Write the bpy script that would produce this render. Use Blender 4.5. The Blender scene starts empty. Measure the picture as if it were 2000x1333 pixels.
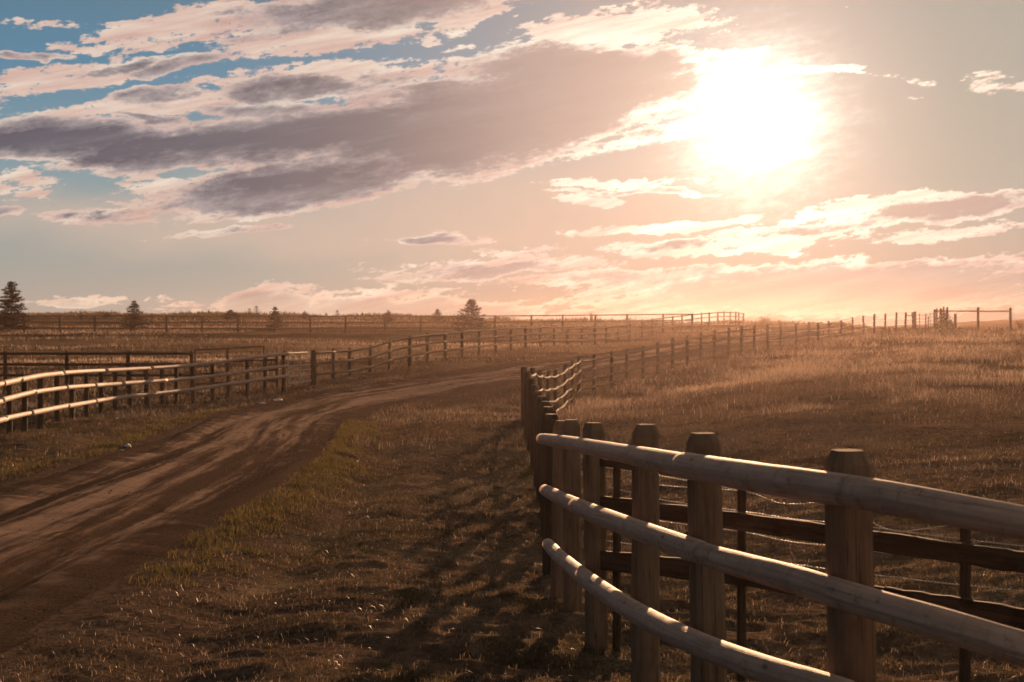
import bpy, math, random
import numpy as np
R = math.radians
random.seed(7); rng = np.random.default_rng(7)
scn = bpy.context.scene
col = scn.collection

# ---------------------------------------------------------------- camera
EYE = 1.9; PITCH = R(0.7); F = 2780.0
cam = bpy.data.cameras.new("camera"); co = bpy.data.objects.new("camera", cam); col.objects.link(co)
co.location = (0, 0, EYE); co.rotation_euler = (R(90) - PITCH, 0, 0)
cam.sensor_width = 36.0; cam.lens = 36.0 * F / 2000.0
cam.clip_start = 0.05; cam.clip_end = 8000
cam.dof.use_dof = True; cam.dof.focus_distance = 9.5; cam.dof.aperture_fstop = 6.3
scn.camera = co
scn.view_settings.view_transform = 'Standard'; scn.view_settings.look = 'None'
scn.view_settings.exposure = 1.0; scn.view_settings.gamma = 1.0
scn.render.resolution_x = 1024; scn.render.resolution_y = 682

SUN_AZ = 9.7; SUN_EL = 8.0           # degrees, azimuth right of +Y
sd = bpy.data.lights.new("sun", 'SUN'); so = bpy.data.objects.new("sun", sd); col.objects.link(so)
sd.energy = 5.0; sd.angle = R(0.6); sd.color = (1.0, 0.57, 0.30)
so.rotation_euler = (R(90 - SUN_EL), 0, R(180 - SUN_AZ))   # light travels from the sun towards -Y
so.location = (20, 120, 30)

# ---------------------------------------------------------------- sky (world)
world = bpy.data.worlds.new("World"); scn.world = world; world.use_nodes = True
NT = world.node_tree; NT.nodes.clear()

class S:                                   # tiny expression wrapper for shader nodes
    def __init__(s, sock): s.k = sock
def put(inp, v):
    if isinstance(v, S): NT.links.new(v.k, inp)
    elif isinstance(v, (tuple, list)):
        inp.default_value = tuple(v) + ((1.0,) if len(inp.default_value) == 4 and len(v) == 3 else ())
    else: inp.default_value = v
def m(op, a, b=0.0, c=0.0, clamp=False):
    n = NT.nodes.new('ShaderNodeMath'); n.operation = op; n.use_clamp = clamp
    put(n.inputs[0], a); put(n.inputs[1], b); put(n.inputs[2], c); return S(n.outputs[0])
def add(a, b): return m('ADD', a, b)
def sub(a, b): return m('SUBTRACT', a, b)
def mul(a, b): return m('MULTIPLY', a, b)
def mx(a, b): return m('MAXIMUM', a, b)
def sstep(v, a, b, lo=0.0, hi=1.0):
    n = NT.nodes.new('ShaderNodeMapRange'); n.interpolation_type = 'SMOOTHSTEP'
    put(n.inputs[0], v); n.inputs[1].default_value = a; n.inputs[2].default_value = b
    n.inputs[3].default_value = lo; n.inputs[4].default_value = hi; return S(n.outputs[0])
def mixc(f, a, b, mode='MIX'):
    n = NT.nodes.new('ShaderNodeMix'); n.data_type = 'RGBA'; n.blend_type = mode; n.clamp_factor = True
    put(n.inputs[0], f); put(n.inputs[6], a); put(n.inputs[7], b); return S(n.outputs[2])
def ramp(v, stops):
    n = NT.nodes.new('ShaderNodeValToRGB'); put(n.inputs[0], v); e = n.color_ramp.elements
    while len(e) < len(stops): e.new(0.5)
    for i, (p, c) in enumerate(stops): e[i].position = p; e[i].color = tuple(c) + (1,)
    n.color_ramp.interpolation = 'EASE' if len(stops) == 2 else 'LINEAR'
    return S(n.outputs[0])
def xyz(x, y, z):
    n = NT.nodes.new('ShaderNodeCombineXYZ')
    for i, q in enumerate((x, y, z)): put(n.inputs[i], q)
    return S(n.outputs[0])
def noise(vec, scale, detail=5, rough=0.6, dist=0.0, colour=False):
    n = NT.nodes.new('ShaderNodeTexNoise'); put(n.inputs['Vector'], vec)
    n.inputs['Scale'].default_value = scale; n.inputs['Detail'].default_value = detail
    n.inputs['Roughness'].default_value = rough; n.inputs['Distortion'].default_value = dist
    return S(n.outputs['Color' if colour else 'Fac'])

def build_world():
    tc = NT.nodes.new('ShaderNodeTexCoord')
    sp = NT.nodes.new('ShaderNodeSeparateXYZ'); NT.links.new(tc.outputs['Generated'], sp.inputs[0])
    X, Y, Z = (S(o) for o in sp.outputs)
    az = m('ARCTAN2', X, Y); el = m('ARCSINE', Z)
    K = 27.8                                    # one unit = 1/27.8 rad (100 px of the lens)
    s = mul(az, K); t = mul(el, K)              # s -9.6..9.6 across the view, t 0 at the horizon, 6.3 at the top
    # clouds are drawn out flat: stretch the noise sideways, tilt it gently
    tilt = add(t, mul(s, -0.14))
    nv = xyz(mul(s, 0.36), mul(tilt, 1.45), 3.0)
    nv2 = xyz(mul(s, 0.55), mul(tilt, 1.35), 11.0)
    nv3 = xyz(mul(s, 0.20), mul(add(t, mul(s, -0.20)), 1.9), 21.0)
    w1 = noise(nv2, 0.75, 4, 0.55, colour=True)
    wsep = NT.nodes.new('ShaderNodeSeparateXYZ'); NT.links.new(w1.k, wsep.inputs[0])
    ws = add(s, mul(sub(S(wsep.outputs[0]), 0.5), 1.5)); wt = add(t, mul(sub(S(wsep.outputs[1]), 0.5), 0.75))
    P = xyz(ws, wt, 0.0)
    det = sub(noise(nv, 2.0, 10, 0.66, 0.3), 0.5)
    det2 = sub(noise(nv2, 5.0, 8, 0.68, 0.2), 0.5)
    def ell(px, py, rx, ry, rot=0, wgt=1.0):
        a = math.atan((px - 1000) / 2780.0); e = math.atan((632 - py) / 2780.0 * math.cos(a))
        n = NT.nodes.new('ShaderNodeTexGradient'); n.gradient_type = 'SPHERICAL'; put(n.inputs[0], P)
        tm = n.texture_mapping; tm.vector_type = 'TEXTURE'
        tm.translation = (a * K, e * K, 0); tm.rotation = (0, 0, R(rot)); tm.scale = (rx / 69.0, ry / 69.0, 1)
        return sstep(S(n.outputs['Fac']), 0.0, 0.828, 0.0, wgt)
    def field(lst):
        r = None
        for q in lst:
            v = ell(*q); r = v if r is None else mx(r, v)
        return r
    dark = field([(230, 130, 150, 12, 14, .75), (60, 115, 90, 10, 4, .75), (560, 60, 190, 16, 12, .7), (880, 170, 120, 18, 4, .8), (500, 215, 160, 16, 2, .85), (280, 232, 80, 10, 0, .8),(900, 240, 430, 90, 8, 1.2), (1140, 150, 270, 72, 0, 1.15), (620, 262, 430, 60, 6, 1.2), (610, 362, 320, 50, 8, 1.1), (980, 250, 250, 90, 18, 1.15),
                  (220, 285, 330, 50, -2, 1.15), (60, 278, 170, 40, 2, 1.15), (700, 20, 330, 40, 6), (340, 130, 130, 22, 14, .8), (290, 190, 120, 20, 8, .75),
                  (570, 175, 190, 30, 3, .85), (760, 150, 130, 20, 6, .65), (1400, 110, 60, 14, 5, .6),
                  (1248, 262, 66, 15, 6, .8), (1860, 412, 210, 26, 5, .85), (1600, 446, 330, 17, 3, .62), (1290, 478, 120, 18, 3, .7),
                  (1230, 378, 210, 9, 0, .6), (1650, 560, 560, 56, 2, .95), (960, 527, 280, 20, 3, .7), (845, 468, 100, 13, 0, .75), (1150, 545, 240, 18, 2, .55),
                  (540, 598, 110, 34, 0, .95), (690, 598, 130, 34, 0, .95), (870, 606, 240, 28, 0, .9), (1200, 612, 320, 18, 0, .6),
                  (450, 448, 170, 12, 5, .55), (210, 425, 150, 22, 5, .6), (0, 412, 60, 14, 0, .8), (120, 600, 110, 12, 0, .6)])
    light = field([(370, 52, 230, 52, 10, 1.05), (640, 72, 330, 36, 11, 1.05), (150, 150, 280, 34, 12, 1.05), (300, 205, 300, 28, 9), (640, 150, 360, 34, 6), (150, 95, 160, 14, 8, .8), (30, 40, 60, 12, 0, .8),
                   (90, 52, 90, 14, 5, .8), (890, 45, 160, 30, 16, .9), (890, 88, 60, 11, 8, .8), (940, 150, 160, 30, 8, .8),
                   (1220, 55, 270, 52, 2, 1.05), (1420, 112, 120, 22, 4), (1590, 138, 130, 15, 2), (1760, 152, 130, 9, -8, .8), (1960, 152, 90, 22, -5, .9), (1800, 186, 40, 6, 0, .7),
                   (60, 360, 90, 42, 5, .9), (330, 365, 110, 38, -8, .9), (430, 300, 130, 18, 10, .8), (240, 380, 90, 20, 0, .6),
                   (1260, 270, 260, 30, 12), (1200, 362, 220, 14, 0, .95), (1150, 395, 110, 16, 0, .95), (1330, 440, 320, 14, 4, .95), (1760, 395, 170, 26, 5, .9), (1640, 425, 150, 30, 0, .9),
                   (1450, 478, 380, 28, 4, .95), (1240, 488, 110, 24, 0, .95), (1840, 460, 240, 18, 4, .8), (1580, 494, 70, 8, 0, .8), (1020, 490, 130, 14, 0, .8),
                   (960, 520, 340, 24, 3, .8), (850, 468, 140, 18, 0, .85), (560, 575, 170, 34, 5, .75), (760, 575, 330, 30, 0, .75), (140, 592, 150, 14, 0, .8), (330, 592, 110, 14, 0, .8), (420, 608, 200, 10, 0, .7),
                   (1320, 590, 200, 26, 0, .85), (1120, 585, 200, 16, 0, .7), (1560, 598, 220, 22, 0, .7)])
    # clear sky: blue high on the left, paling and warming downwards and towards the sun
    import mathutils
    sv = mathutils.Vector((math.sin(R(SUN_AZ)) * math.cos(R(SUN_EL)), math.cos(R(SUN_AZ)) * math.cos(R(SUN_EL)), math.sin(R(SUN_EL))))
    dn = NT.nodes.new('ShaderNodeVectorMath'); dn.operation = 'DOT_PRODUCT'; NT.links.new(tc.outputs['Generated'], dn.inputs[0]); dn.inputs[1].default_value = sv
    th = mul(m('ARCCOSINE', m('MINIMUM', S(dn.outputs['Value']), 0.9999999)), 180 / math.pi)   # degrees from the sun
    base = ramp(m('DIVIDE', el, R(40.0), clamp=True), [(0.0, (.41, .35, .30)), (0.05, (.37, .355, .315)), (.10, (.30, .345, .335)), (.16, (.22, .315, .36)), (.25, (.105, .235, .345)), (.5, (.09, .105, .12)), (1, (.085, .08, .08))])
    nish = NT.nodes.new('ShaderNodeTexSky'); nish.sky_type = 'NISHITA'; nish.sun_disc = False
    nish.sun_elevation = R(SUN_EL); nish.sun_rotation = R(SUN_AZ); nish.dust_density = 1.5; nish.air_density = 1.0
    nk = mixc(1.0, S(nish.outputs[0]), (0.0015, 0.0015, 0.0015), 'MULTIPLY')
    base = mixc(1.0, base, nk, 'ADD')
    back = sstep(th, 40, 105, 1.0, .95)
    warm = m('POWER', 2.718, mul(m('POWER', m('DIVIDE', th, 12.8), 2.0), -1.0))
    base = mixc(mul(warm, 0.74), base, (.78, .56, .43))
    low_right = mul(sstep(s, -6.0, 4.0), sstep(t, 3.0, 0.5))
    base = mixc(mul(low_right, .7), base, (.42, .32, .255))
    base = mixc(mul(mul(sstep(s, 5.0, 9.0), sstep(t, 1.0, 3.0)), .85), base, (.47, .42, .34))
    # smooth warm veil low in the sky left of the sun
    veil = mx(ell(600, 450, 800, 65, -2, .75), ell(1050, 420, 620, 120, 0, .9))
    base = mixc(mul(veil, 0.62), base, (.80, .54, .40))
    L = add(light, add(mul(det, 1.9), mul(det2, 1.3)))
    D = add(dark, add(mul(det, 1.15), mul(det2, 0.75)))
    fine = sub(noise(xyz(mul(s, .8), mul(tilt, 1.9), 31.0), 4.5, 8, .7, .1), .5)
    L = add(L, mul(fine, 1.1)); D = add(D, mul(fine, .55))
    la = mx(sstep(L, 0.60, 0.82), sstep(D, 0.30, 0.46, 0, .9))
    near = m('POWER', 2.718, mul(m('POWER', m('DIVIDE', th, 8.8), 2.0), -1.0))
    cream = mixc(near, (.80, .58, .46), (1.6, 1.25, 0.95))
    lowf = sstep(t, 0.2, 1.3, 1.0, 0.0)
    cream = mixc(mul(lowf, 0.5), cream, (.92, .64, .42))
    shade = add(.97, mul(sub(noise(nv3, 2.3, 8, .65, .2), .5), -.9))
    cream = mixc(1.0, cream, xyz(shade, mul(shade, mul(shade, 1.03)), mul(shade, mul(shade, 1.06))), 'MULTIPLY')
    c = mixc(mul(la, 0.90), base, cream)
    st = noise(nv3, 1.2, 8, .6, .2)
    core = add(sstep(D, 0.5, 1.2), mul(sub(st, .5), 2.2))
    dcol = mixc(m('ADD', core, 0.0, clamp=True), (.37, .32, .325), (.100, .096, .125))
    dcol = mixc(mul(sstep(s, -3.0, 2.0), .6), dcol, (.42, .315, .28))
    dcol = mixc(m('POWER', 2.718, mul(m('POWER', m('DIVIDE', th, 13.0), 2.0), -1.0)), dcol, (.62, .43, .345))
    dcol = mixc(mul(sstep(s, -1.0, 3.0), sstep(t, 2.4, 1.4)), dcol, (.41, .325, .285))
    dcol = mixc(mul(lowf, 0.6), dcol, (.50, .40, .31))
    dm = mul(sstep(D, 0.44, 0.78), 0.93)
    c = mixc(mul(dm, sstep(t, 0.1, 1.6, .62, 1.0)), c, dcol)
    # glow round the hidden sun
    thw = add(th, mul(add(det, det2), 2.8))
    g1 = m('POWER', 2.718, mul(m('POWER', m('DIVIDE', m('MAXIMUM', thw, 0.0), 2.15), 2.0), -1.0))
    g1 = mul(g1, sub(1.0, mul(dm, .55)))
    g2 = m('POWER', 2.718, mul(m('POWER', m('DIVIDE', th, 5.0), 2.0), -1.0))
    c = mixc(1.0, c, mixc(1.0, (1.5, 1.4, 1.2), xyz(g1, g1, g1), 'MULTIPLY'), 'ADD')
    c = mixc(1.0, c, mixc(1.0, (.30, .22, .15), xyz(g2, g2, g2), 'MULTIPLY'), 'ADD')
    lowk = sstep(t, .1, 1.1, .68, 1.0)
    c = mixc(sstep(s, -5.0, 1.0), c, mixc(1.0, c, xyz(lowk, lowk, lowk), 'MULTIPLY'))
    c = mixc(sstep(Z, -0.02, -0.1), c, (.06, .04, .025))
    bg = NT.nodes.new('ShaderNodeBackground'); put(bg.inputs[0], mixc(1.0, c, xyz(back, back, back), 'MULTIPLY')); bg.inputs[1].default_value = 0.5
    out = NT.nodes.new('ShaderNodeOutputWorld'); NT.links.new(bg.outputs[0], out.inputs[0])
build_world()
world.cycles.sampling_method = 'MANUAL'; world.cycles.sample_map_resolution = 1024

# ---------------------------------------------------------------- view helpers
cp, sp_ = math.cos(PITCH), math.sin(PITCH)
def ray(px, py):
    u = (px - 1000) / F; v = (666.5 - py) / F
    return np.array([u, cp + v * sp_, v * cp - sp_])
def at(px, py, d):
    r = ray(px, py); r = r * (d / r[1]); return np.array([r[0], r[1], r[2] + EYE])

# ---------------------------------------------------------------- terrain height function
ctrl = [(1092,1185,11.0),(1120,1200,10.0),(1168,1282,8.6),(1262,1372,7.2),(1392,1516,5.8),(1690,1742,4.5),
 (3,860,28.4),(121,826,34),(233,804,39.6),(324,798,43),(453,780,45.9),(561,761,47.5),(612,752,50),
 (650,745,52),(800,717,59.5),(902,700,67),(968,690,73),(1055,681,82),(1136,679,91),(1254,661,106),(1314,650,115),(1370,642,124),(1414,638,133),(1452,637,142),
 (10,764,50),(250,764,50),(440,762,50),
 (-400,651,118),(0,650,118),(300,650,118),(600,650,118),(820,650,118),(1040,650,118),(1160,650,119),(1295,650,120),
 (1074,1131,12.2),(1056,1026,16.2),(1045,952,20.8),(1034,886,26.2),(1024,838,32),(1045,824,36),(1070,818,41),(1104,796,46),(1128,777,48.5),(1160,769,52),(1225,750,56),(1285,734,59),(1369,711,65),(1475,690,72),(1579,674,84),(1665,658,95),(1749,649,105),(1783,648,107),
 (1850,648,107),(1975,648,106),(2400,650,105),(3000,655,100),
 (2000,900,20),(2000,780,34),(1800,980,15.5),(1800,700,60),(2500,750,40),(2500,900,20),(1500,850,26),(1500,760,42),
 (250,1150,10.7),(-200,1150,10.7),(540,942,19.2),(200,905,21.5),(640,822,34),(430,806,37.5),(760,765,46.5),(900,765,48),(1000,746,52),(1000,708,62),(1287,688,73),(1300,672,82),(1512,657,99),(1655,645,117),
 (-900,860,28),(-900,760,50),(-900,655,110),(860,904,24),(860,1052,14.5),(800,1200,9.6)]
pts = [at(*c) for c in ctrl]
for px, py in [(-2500,612),(-1200,612),(-400,613),(0,613.5),(330,614.5),(500,619),(700,619),(900,622),(1050,628),(1250,632),(1450,635),(1600,637),(1800,640),(1900,638),(2400,636),(3500,630)]:
    pts.append(at(px, py, 205))
for px, py in [(-2500,616),(0,618),(600,624),(1100,633),(1500,637),(1700,640),(1870,632),(1940,627),(2000,624.5),(2300,620),(3500,622)]:
    pts.append(at(px, py, 275))
for a in range(0, 360, 30): pts.append(np.array([700 * math.sin(R(a)), 700 * math.cos(R(a)), -3.0]))
for a in range(0, 360, 20): pts.append(np.array([2200 * math.sin(R(a)), 2200 * math.cos(R(a)), -14.0]))
for x, y in [(0,1.5),(0,-4),(-5,-4),(5,-4),(-6,3),(6,3),(0,-20),(20,-10),(-20,-10),(-60,0),(60,0),(0,-100),(2.2,3.2)]:
    pts.append(np.array([x, y, 0.0 if abs(x) < 10 else -0.2]))
pts = np.array(pts)
def warpq(x, y):
    r = np.sqrt(x * x + y * y) + 1.0
    return np.stack([x * r ** -0.45, y * r ** -0.45], -1)
QC = warpq(pts[:, 0], pts[:, 1])
def phi(r2): return 0.5 * r2 * np.log(r2 + 1e-9)
def fit():
    n = len(QC); d2 = ((QC[:, None] - QC[None]) ** 2).sum(-1)
    A = np.zeros((n + 3, n + 3)); A[:n, :n] = phi(d2) + np.eye(n) * 0.02
    A[:n, n] = 1; A[:n, n+1:] = QC; A[n, :n] = 1; A[n+1:, :n] = QC.T
    b = np.zeros(n + 3); b[:n] = pts[:, 2]
    return np.linalg.solve(A, b)
WT = fit()
def base_h(x, y):
    x = np.atleast_1d(np.asarray(x, float)); y = np.atleast_1d(np.asarray(y, float))
    out = np.empty(len(x))
    for i in range(0, len(x), 40000):
        q = warpq(x[i:i+40000], y[i:i+40000])
        d2 = ((q[:, None] - QC[None]) ** 2).sum(-1)
        out[i:i+40000] = phi(d2) @ WT[:-3] + WT[-3] + q @ WT[-2:]
    return out
# value noise (vectorised)
PERM = rng.random((256, 256))
def vn(x, y):
    xi = np.floor(x).astype(int); yi = np.floor(y).astype(int); fx = x - xi; fy = y - yi
    fx = fx * fx * (3 - 2 * fx); fy = fy * fy * (3 - 2 * fy)
    g = lambda a, b: PERM[a & 255, b & 255]
    return (g(xi, yi) * (1-fx) + g(xi+1, yi) * fx) * (1-fy) + (g(xi, yi+1) * (1-fx) + g(xi+1, yi+1) * fx) * fy - 0.5
def fbm(x, y, o=4):
    r = 0; a = 1.0
    for k in range(o): r = r + a * vn(x * 2**k + 17.3 * k, y * 2**k + 5.1 * k); a *= 0.5
    return r
# road centre line
RC = np.array([(-4.6,-30),(-4.7,-12),(-4.8,0),(-4.75,12),(-4.8,20),(-5.1,26),(-5.65,33),(-5.75,38),(-5.1,43),(-3.2,48.5),(-1.5,52.5),(0.4,57),(2.6,62.5),(5.4,68.5),(8.4,75.5),(12.6,86),(18.0,99),(25.8,117),(31,128),(40,150),(58,190)], float)
def catmull(P, n=10):
    P = np.asarray(P, float); Q = np.vstack([2*P[0]-P[1], P, 2*P[-1]-P[-2]]); out = []
    for i in range(1, len(Q)-2):
        p0, p1, p2, p3 = Q[i-1], Q[i], Q[i+1], Q[i+2]
        for k in range(n):
            t = k / n
            out.append(0.5*((2*p1)+(-p0+p2)*t+(2*p0-5*p1+4*p2-p3)*t*t+(-p0+3*p1-3*p2+p3)*t**3))
    out.append(P[-1]); return np.array(out)
RP = catmull(RC, 12)
RWI = np.interp(RP[:, 1], [-30, 20, 40, 60, 120, 200], [2.0, 1.75, 1.9, 1.9, 1.7, 1.5])
def road_dist(x, y):                      # signed-ish distance / half width
    x = np.atleast_1d(x); y = np.atleast_1d(y); best = np.full(len(x), 1e9)
    for i in range(len(RP)-1):
        a, b = RP[i], RP[i+1]; ab = b-a; L2 = ab @ ab
        t = np.clip(((x-a[0])*ab[0]+(y-a[1])*ab[1])/L2, 0, 1)
        d = np.hypot(x-a[0]-t*ab[0], y-a[1]-t*ab[1]) / RWI[i]
        best = np.minimum(best, d)
    return best
def height(x, y, rd=None):
    x = np.atleast_1d(np.asarray(x, float)); y = np.atleast_1d(np.asarray(y, float))
    h = base_h(x, y)
    r = np.hypot(x, y)
    if rd is None:
        rd = np.full(len(x), 9.0); k = (y > -32) & (y < 195) & (x > -15) & (x < 65)
        if k.any(): rd[k] = road_dist(x[k], y[k])
    off = np.clip((rd - 0.95) / 1.3, 0, 1) ** .8
    amp = np.clip(r / 12, 0.5, 1.6)
    big = fbm(x * 0.35, y * 0.5, 3) * 0.10 * amp
    ridg = fbm(x * 0.9 + 40, y * 2.3, 4) * 0.085 + fbm(x * 2.6, y * 6.5 + 9, 4) * 0.035 * np.clip(30 / (r + 1), 0, 1)
    fine = fbm(x * 5, y * 8, 4) * 0.035 * np.clip(20 / (r + 1), 0, 1)
    h = h + off * (big + ridg + fine)
    # shallow ditches beside the road
    h = h - 0.10 * np.exp(-((rd - 1.55) / 0.22) ** 2) + 0.05 * np.exp(-((rd - 1.15) / 0.1) ** 2) * fbm(x * 2, y * 2, 2)
    return h
def H(x, y): return float(height([x], [y])[0])
def hit(px, py, d0=3.0, d1=420.0):
    ds = np.geomspace(d0, d1, 1600); r = ray(px, py)
    X = r[0]/r[1]*ds; Zr = EYE + r[2]/r[1]*ds
    h = height(X, ds); k = np.where(Zr < h)[0]
    i = k[0] if len(k) else len(ds)-1
    return X[i], ds[i], h[i]

# ---------------------------------------------------------------- materials
def mat(name, build, rough=0.9, spec=0.2):
    global NT
    mt = bpy.data.materials.new(name); mt.use_nodes = True; old = NT; NT = mt.node_tree
    b = NT.nodes['Principled BSDF']; b.inputs['Roughness'].default_value = rough
    b.inputs['Specular IOR Level'].default_value = spec
    build(b); NT = old; return mt
def coord(kind='Object', scale=(1, 1, 1)):
    n = NT.nodes.new('ShaderNodeTexCoord'); mp = NT.nodes.new('ShaderNodeMapping'); NT.links.new(n.outputs[kind], mp.inputs[0])
    mp.inputs[3].default_value = scale; return S(mp.outputs[0])
def bump(b, h, strength=0.5, dist=0.02):
    n = NT.nodes.new('ShaderNodeBump'); n.inputs['Strength'].default_value = strength; n.inputs['Distance'].default_value = dist
    put(n.inputs['Height'], h); NT.links.new(n.outputs[0], b.inputs['Normal'])
def position(scale=(1, 1, 1)):
    n = NT.nodes.new('ShaderNodeNewGeometry'); mp = NT.nodes.new('ShaderNodeMapping'); NT.links.new(n.outputs['Position'], mp.inputs[0])
    mp.inputs[3].default_value = scale; return S(mp.outputs[0])

def m_ground(b):
    P = position()
    a = noise(P, 0.35, 6, 0.65); d = noise(P, 6, 8, 0.7); e = noise(P, 40, 4, 0.7)
    soil = mixc(sstep(d, .35, .68), (.056, .037, .026), (.16, .108, .076))
    straw = mixc(sstep(e, .3, .7), (.08, .057, .038), (.20, .145, .098))
    green = mixc(sstep(d, .3, .7), (.042, .034, .017), (.095, .076, .038))
    c = mixc(sstep(a, .42, .62), soil, straw); c = mixc(sstep(noise(P, 0.9, 5, 0.6), .52, .66), c, green)
    # drier, paler grass in long bands across the far pasture
    bd = noise(position((0.03, 0.13, 1)), 1.0, 5, 0.6)
    sy = NT.nodes.new('ShaderNodeSeparateXYZ'); NT.links.new(position().k, sy.inputs[0])
    far = sstep(S(sy.outputs[1]), 38, 70)
    field = mixc(sstep(bd, .40, .60), (.05, .033, .021), (.17, .108, .066))
    c = mixc(mul(far, .85), c, field)
    da = NT.nodes.new('ShaderNodeAttribute'); da.attribute_name = 'dirt'
    c = mixc(sstep(add(S(da.outputs['Fac']), mul(sub(d, .5), .9)), .35, .65), c, mixc(sstep(noise(P, 14, 6, .7), .35, .65), (.044, .030, .023), (.105, .072, .054)))
    put(b.inputs['Base Color'], c)
    flat = sub(1.0, mul(S(da.outputs['Fac']), .6))
    st_ = noise(position((3.0, 9.0, 4.0)), 1.4, 6, .7)
    bump(b, mul(add(add(mul(d, 1.0), mul(e, .4)), mul(st_, 1.3)), flat), .9, 0.045)
def m_road(b):
    n = NT.nodes.new('ShaderNodeUVMap'); n.uv_map = 'UVMap'
    sp = NT.nodes.new('ShaderNodeSeparateXYZ'); NT.links.new(n.outputs[0], sp.inputs[0]); u, v = S(sp.outputs[0]), S(sp.outputs[1])
    wob = mul(sub(noise(xyz(0.0, mul(v, .12), 3.0), 1.0, 3, .5), .5), .18)
    streak = noise(xyz(mul(add(u, wob), 8.0), mul(v, 0.07), 0), 1.0, 5, 0.6)
    streak2 = noise(xyz(mul(u, 30.0), mul(v, 0.35), 0), 1.0, 5, 0.7)
    cross = noise(position((1.2, 5.0, 1)), 1.0, 6, 0.7)
    g = noise(position(), 45, 5, 0.75)
    c = mixc(sstep(add(streak, mul(sub(streak2, .5), .6)), .40, .63), (.066, .045, .034), (.31, .215, .165))
    c = mixc(mul(sstep(cross, .50, .72), .6), c, (.044, .030, .023))
    c = mixc(mul(sstep(g, .45, .75), .5), c, (.20, .138, .105))
    sy2 = NT.nodes.new('ShaderNodeSeparateXYZ'); NT.links.new(position().k, sy2.inputs[0])
    c = mixc(sstep(add(S(sy2.outputs[1]), mul(sub(cross, .5), 9.0)), 13.5, 7.0), c, mixc(sstep(g, .35, .65), (.044, .030, .023), (.105, .072, .054)))
    c = mixc(sstep(add(m('ABSOLUTE', sub(u, 0.5)), mul(sub(noise(position((1.0, 1.6, 1)), .9, 6, .65), .5), .55)), .25, .40), c, mixc(sstep(g, .35, .65), (.044, .030, .023), (.105, .072, .054)))
    put(b.inputs['Base Color'], c); bump(b, add(add(cross, mul(streak, 1.2)), mul(g, .5)), 1.0, 0.09)
def wood(dark, lite, knots=.0, ax=1.0):
    def f(b):
        n = NT.nodes.new('ShaderNodeUVMap'); n.uv_map = 'UVMap'
        sp = NT.nodes.new('ShaderNodeSeparateXYZ'); NT.links.new(n.outputs[0], sp.inputs[0]); u, v = S(sp.outputs[0]), S(sp.outputs[1])
        oi = NT.nodes.new('ShaderNodeObjectInfo'); rnd = mul(S(oi.outputs['Random']), 37.0)
        gr = noise(xyz(mul(u, 1.4), mul(v, 14.0), rnd), 1.6, 7, 0.7)
        gr = add(.5, mul(sub(gr, .5), .75))
        bl = noise(xyz(mul(u, 4.0), mul(v, 3.0), rnd), 1.3, 5, 0.6)
        c = mixc(sstep(gr, .3, .7), dark, lite)
        c = mixc(mul(sstep(bl, .45, .75), .6), c, tuple(x * .55 for x in dark))
        ck = noise(xyz(mul(u, .55), mul(v, 16.0), add(rnd, 5.0)), 1.0, 3, 0.5)
        crack = sstep(m('ABSOLUTE', sub(ck, .5)), .012, .0)
        c = mixc(mul(crack, .55), c, tuple(x * .2 for x in dark))
        if knots:
            vo = NT.nodes.new('ShaderNodeTexVoronoi'); vo.feature = 'F1'; put(vo.inputs['Vector'], xyz(mul(u, 3.4), mul(v, 3.0), rnd)); vo.inputs['Scale'].default_value = 1.0
            c = mixc(.45, c, mixc(sstep(bl, .35, .65), dark, lite))
            kn = sstep(S(vo.outputs['Distance']), .12, .04); c = mixc(mul(kn, .8), c, tuple(x * .30 for x in dark))
            sc_ = noise(xyz(mul(u, 26.0), mul(v, 9.0), rnd), 1.0, 5, .7); c = mixc(mul(sstep(sc_, .56, .70), .7), c, tuple(x * .42 for x in dark))
            ring = noise(xyz(mul(u, 22.0), mul(v, .6), rnd), 1.0, 4, .6)
            c = mixc(mul(sstep(ring, .55, .72), .55), c, tuple(x * .5 for x in dark))
        put(b.inputs['Base Color'], c); bump(b, sub(add(gr, mul(bl, .5)), mul(crack, 1.2)), .7, .006)
    return f
def m_blade(c1, c2, c3):
    def f(b):
        n = NT.nodes.new('ShaderNodeAttribute'); n.attribute_name = 'tone'; tv = S(n.outputs['Fac'])
        c = ramp(tv, [(0, c1), (.5, c2), (1, c3)])
        put(b.inputs['Base Color'], c)
        tr = NT.nodes.new('ShaderNodeBsdfTranslucent'); put(tr.inputs[0], c)
        mxn = NT.nodes.new('ShaderNodeMixShader'); mxn.inputs[0].default_value = .5
        NT.links.new(b.outputs[0], mxn.inputs[1]); NT.links.new(tr.outputs[0], mxn.inputs[2])
        NT.links.new(mxn.outputs[0], NT.nodes['Material Output'].inputs[0])
    return f
def m_plain(c1, c2, sc=8):
    def f(b):
        nn = noise(coord('Object'), sc, 5, .65); put(b.inputs['Base Color'], mixc(sstep(nn, .3, .7), c1, c2)); bump(b, nn, .5, .01)
    return f
M = {}
M['ground'] = mat('dry_soil_and_turf', m_ground, 1.0, 0.0)
M['road'] = mat('packed_dirt', m_road, 1.0, 0.0)
M['post'] = mat('weathered_post_wood', wood((.14, .086, .053), (.215, .145, .098)), .95, .05)
M['rail'] = mat('peeled_log_wood', wood((.24, .155, .12), (.50, .345, .27), knots=1), .72, .30)
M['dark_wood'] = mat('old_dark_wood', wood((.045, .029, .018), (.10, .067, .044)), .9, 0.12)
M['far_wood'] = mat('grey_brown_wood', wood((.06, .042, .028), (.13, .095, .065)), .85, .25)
M['pale_wood'] = mat('silvered_rail_wood', wood((.13, .095, .068), (.24, .18, .135)), .9, .1)
M['wire'] = mat('galvanised_wire', m_plain((.40, .36, .30), (.62, .56, .48), 60), .35, .6)
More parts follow.
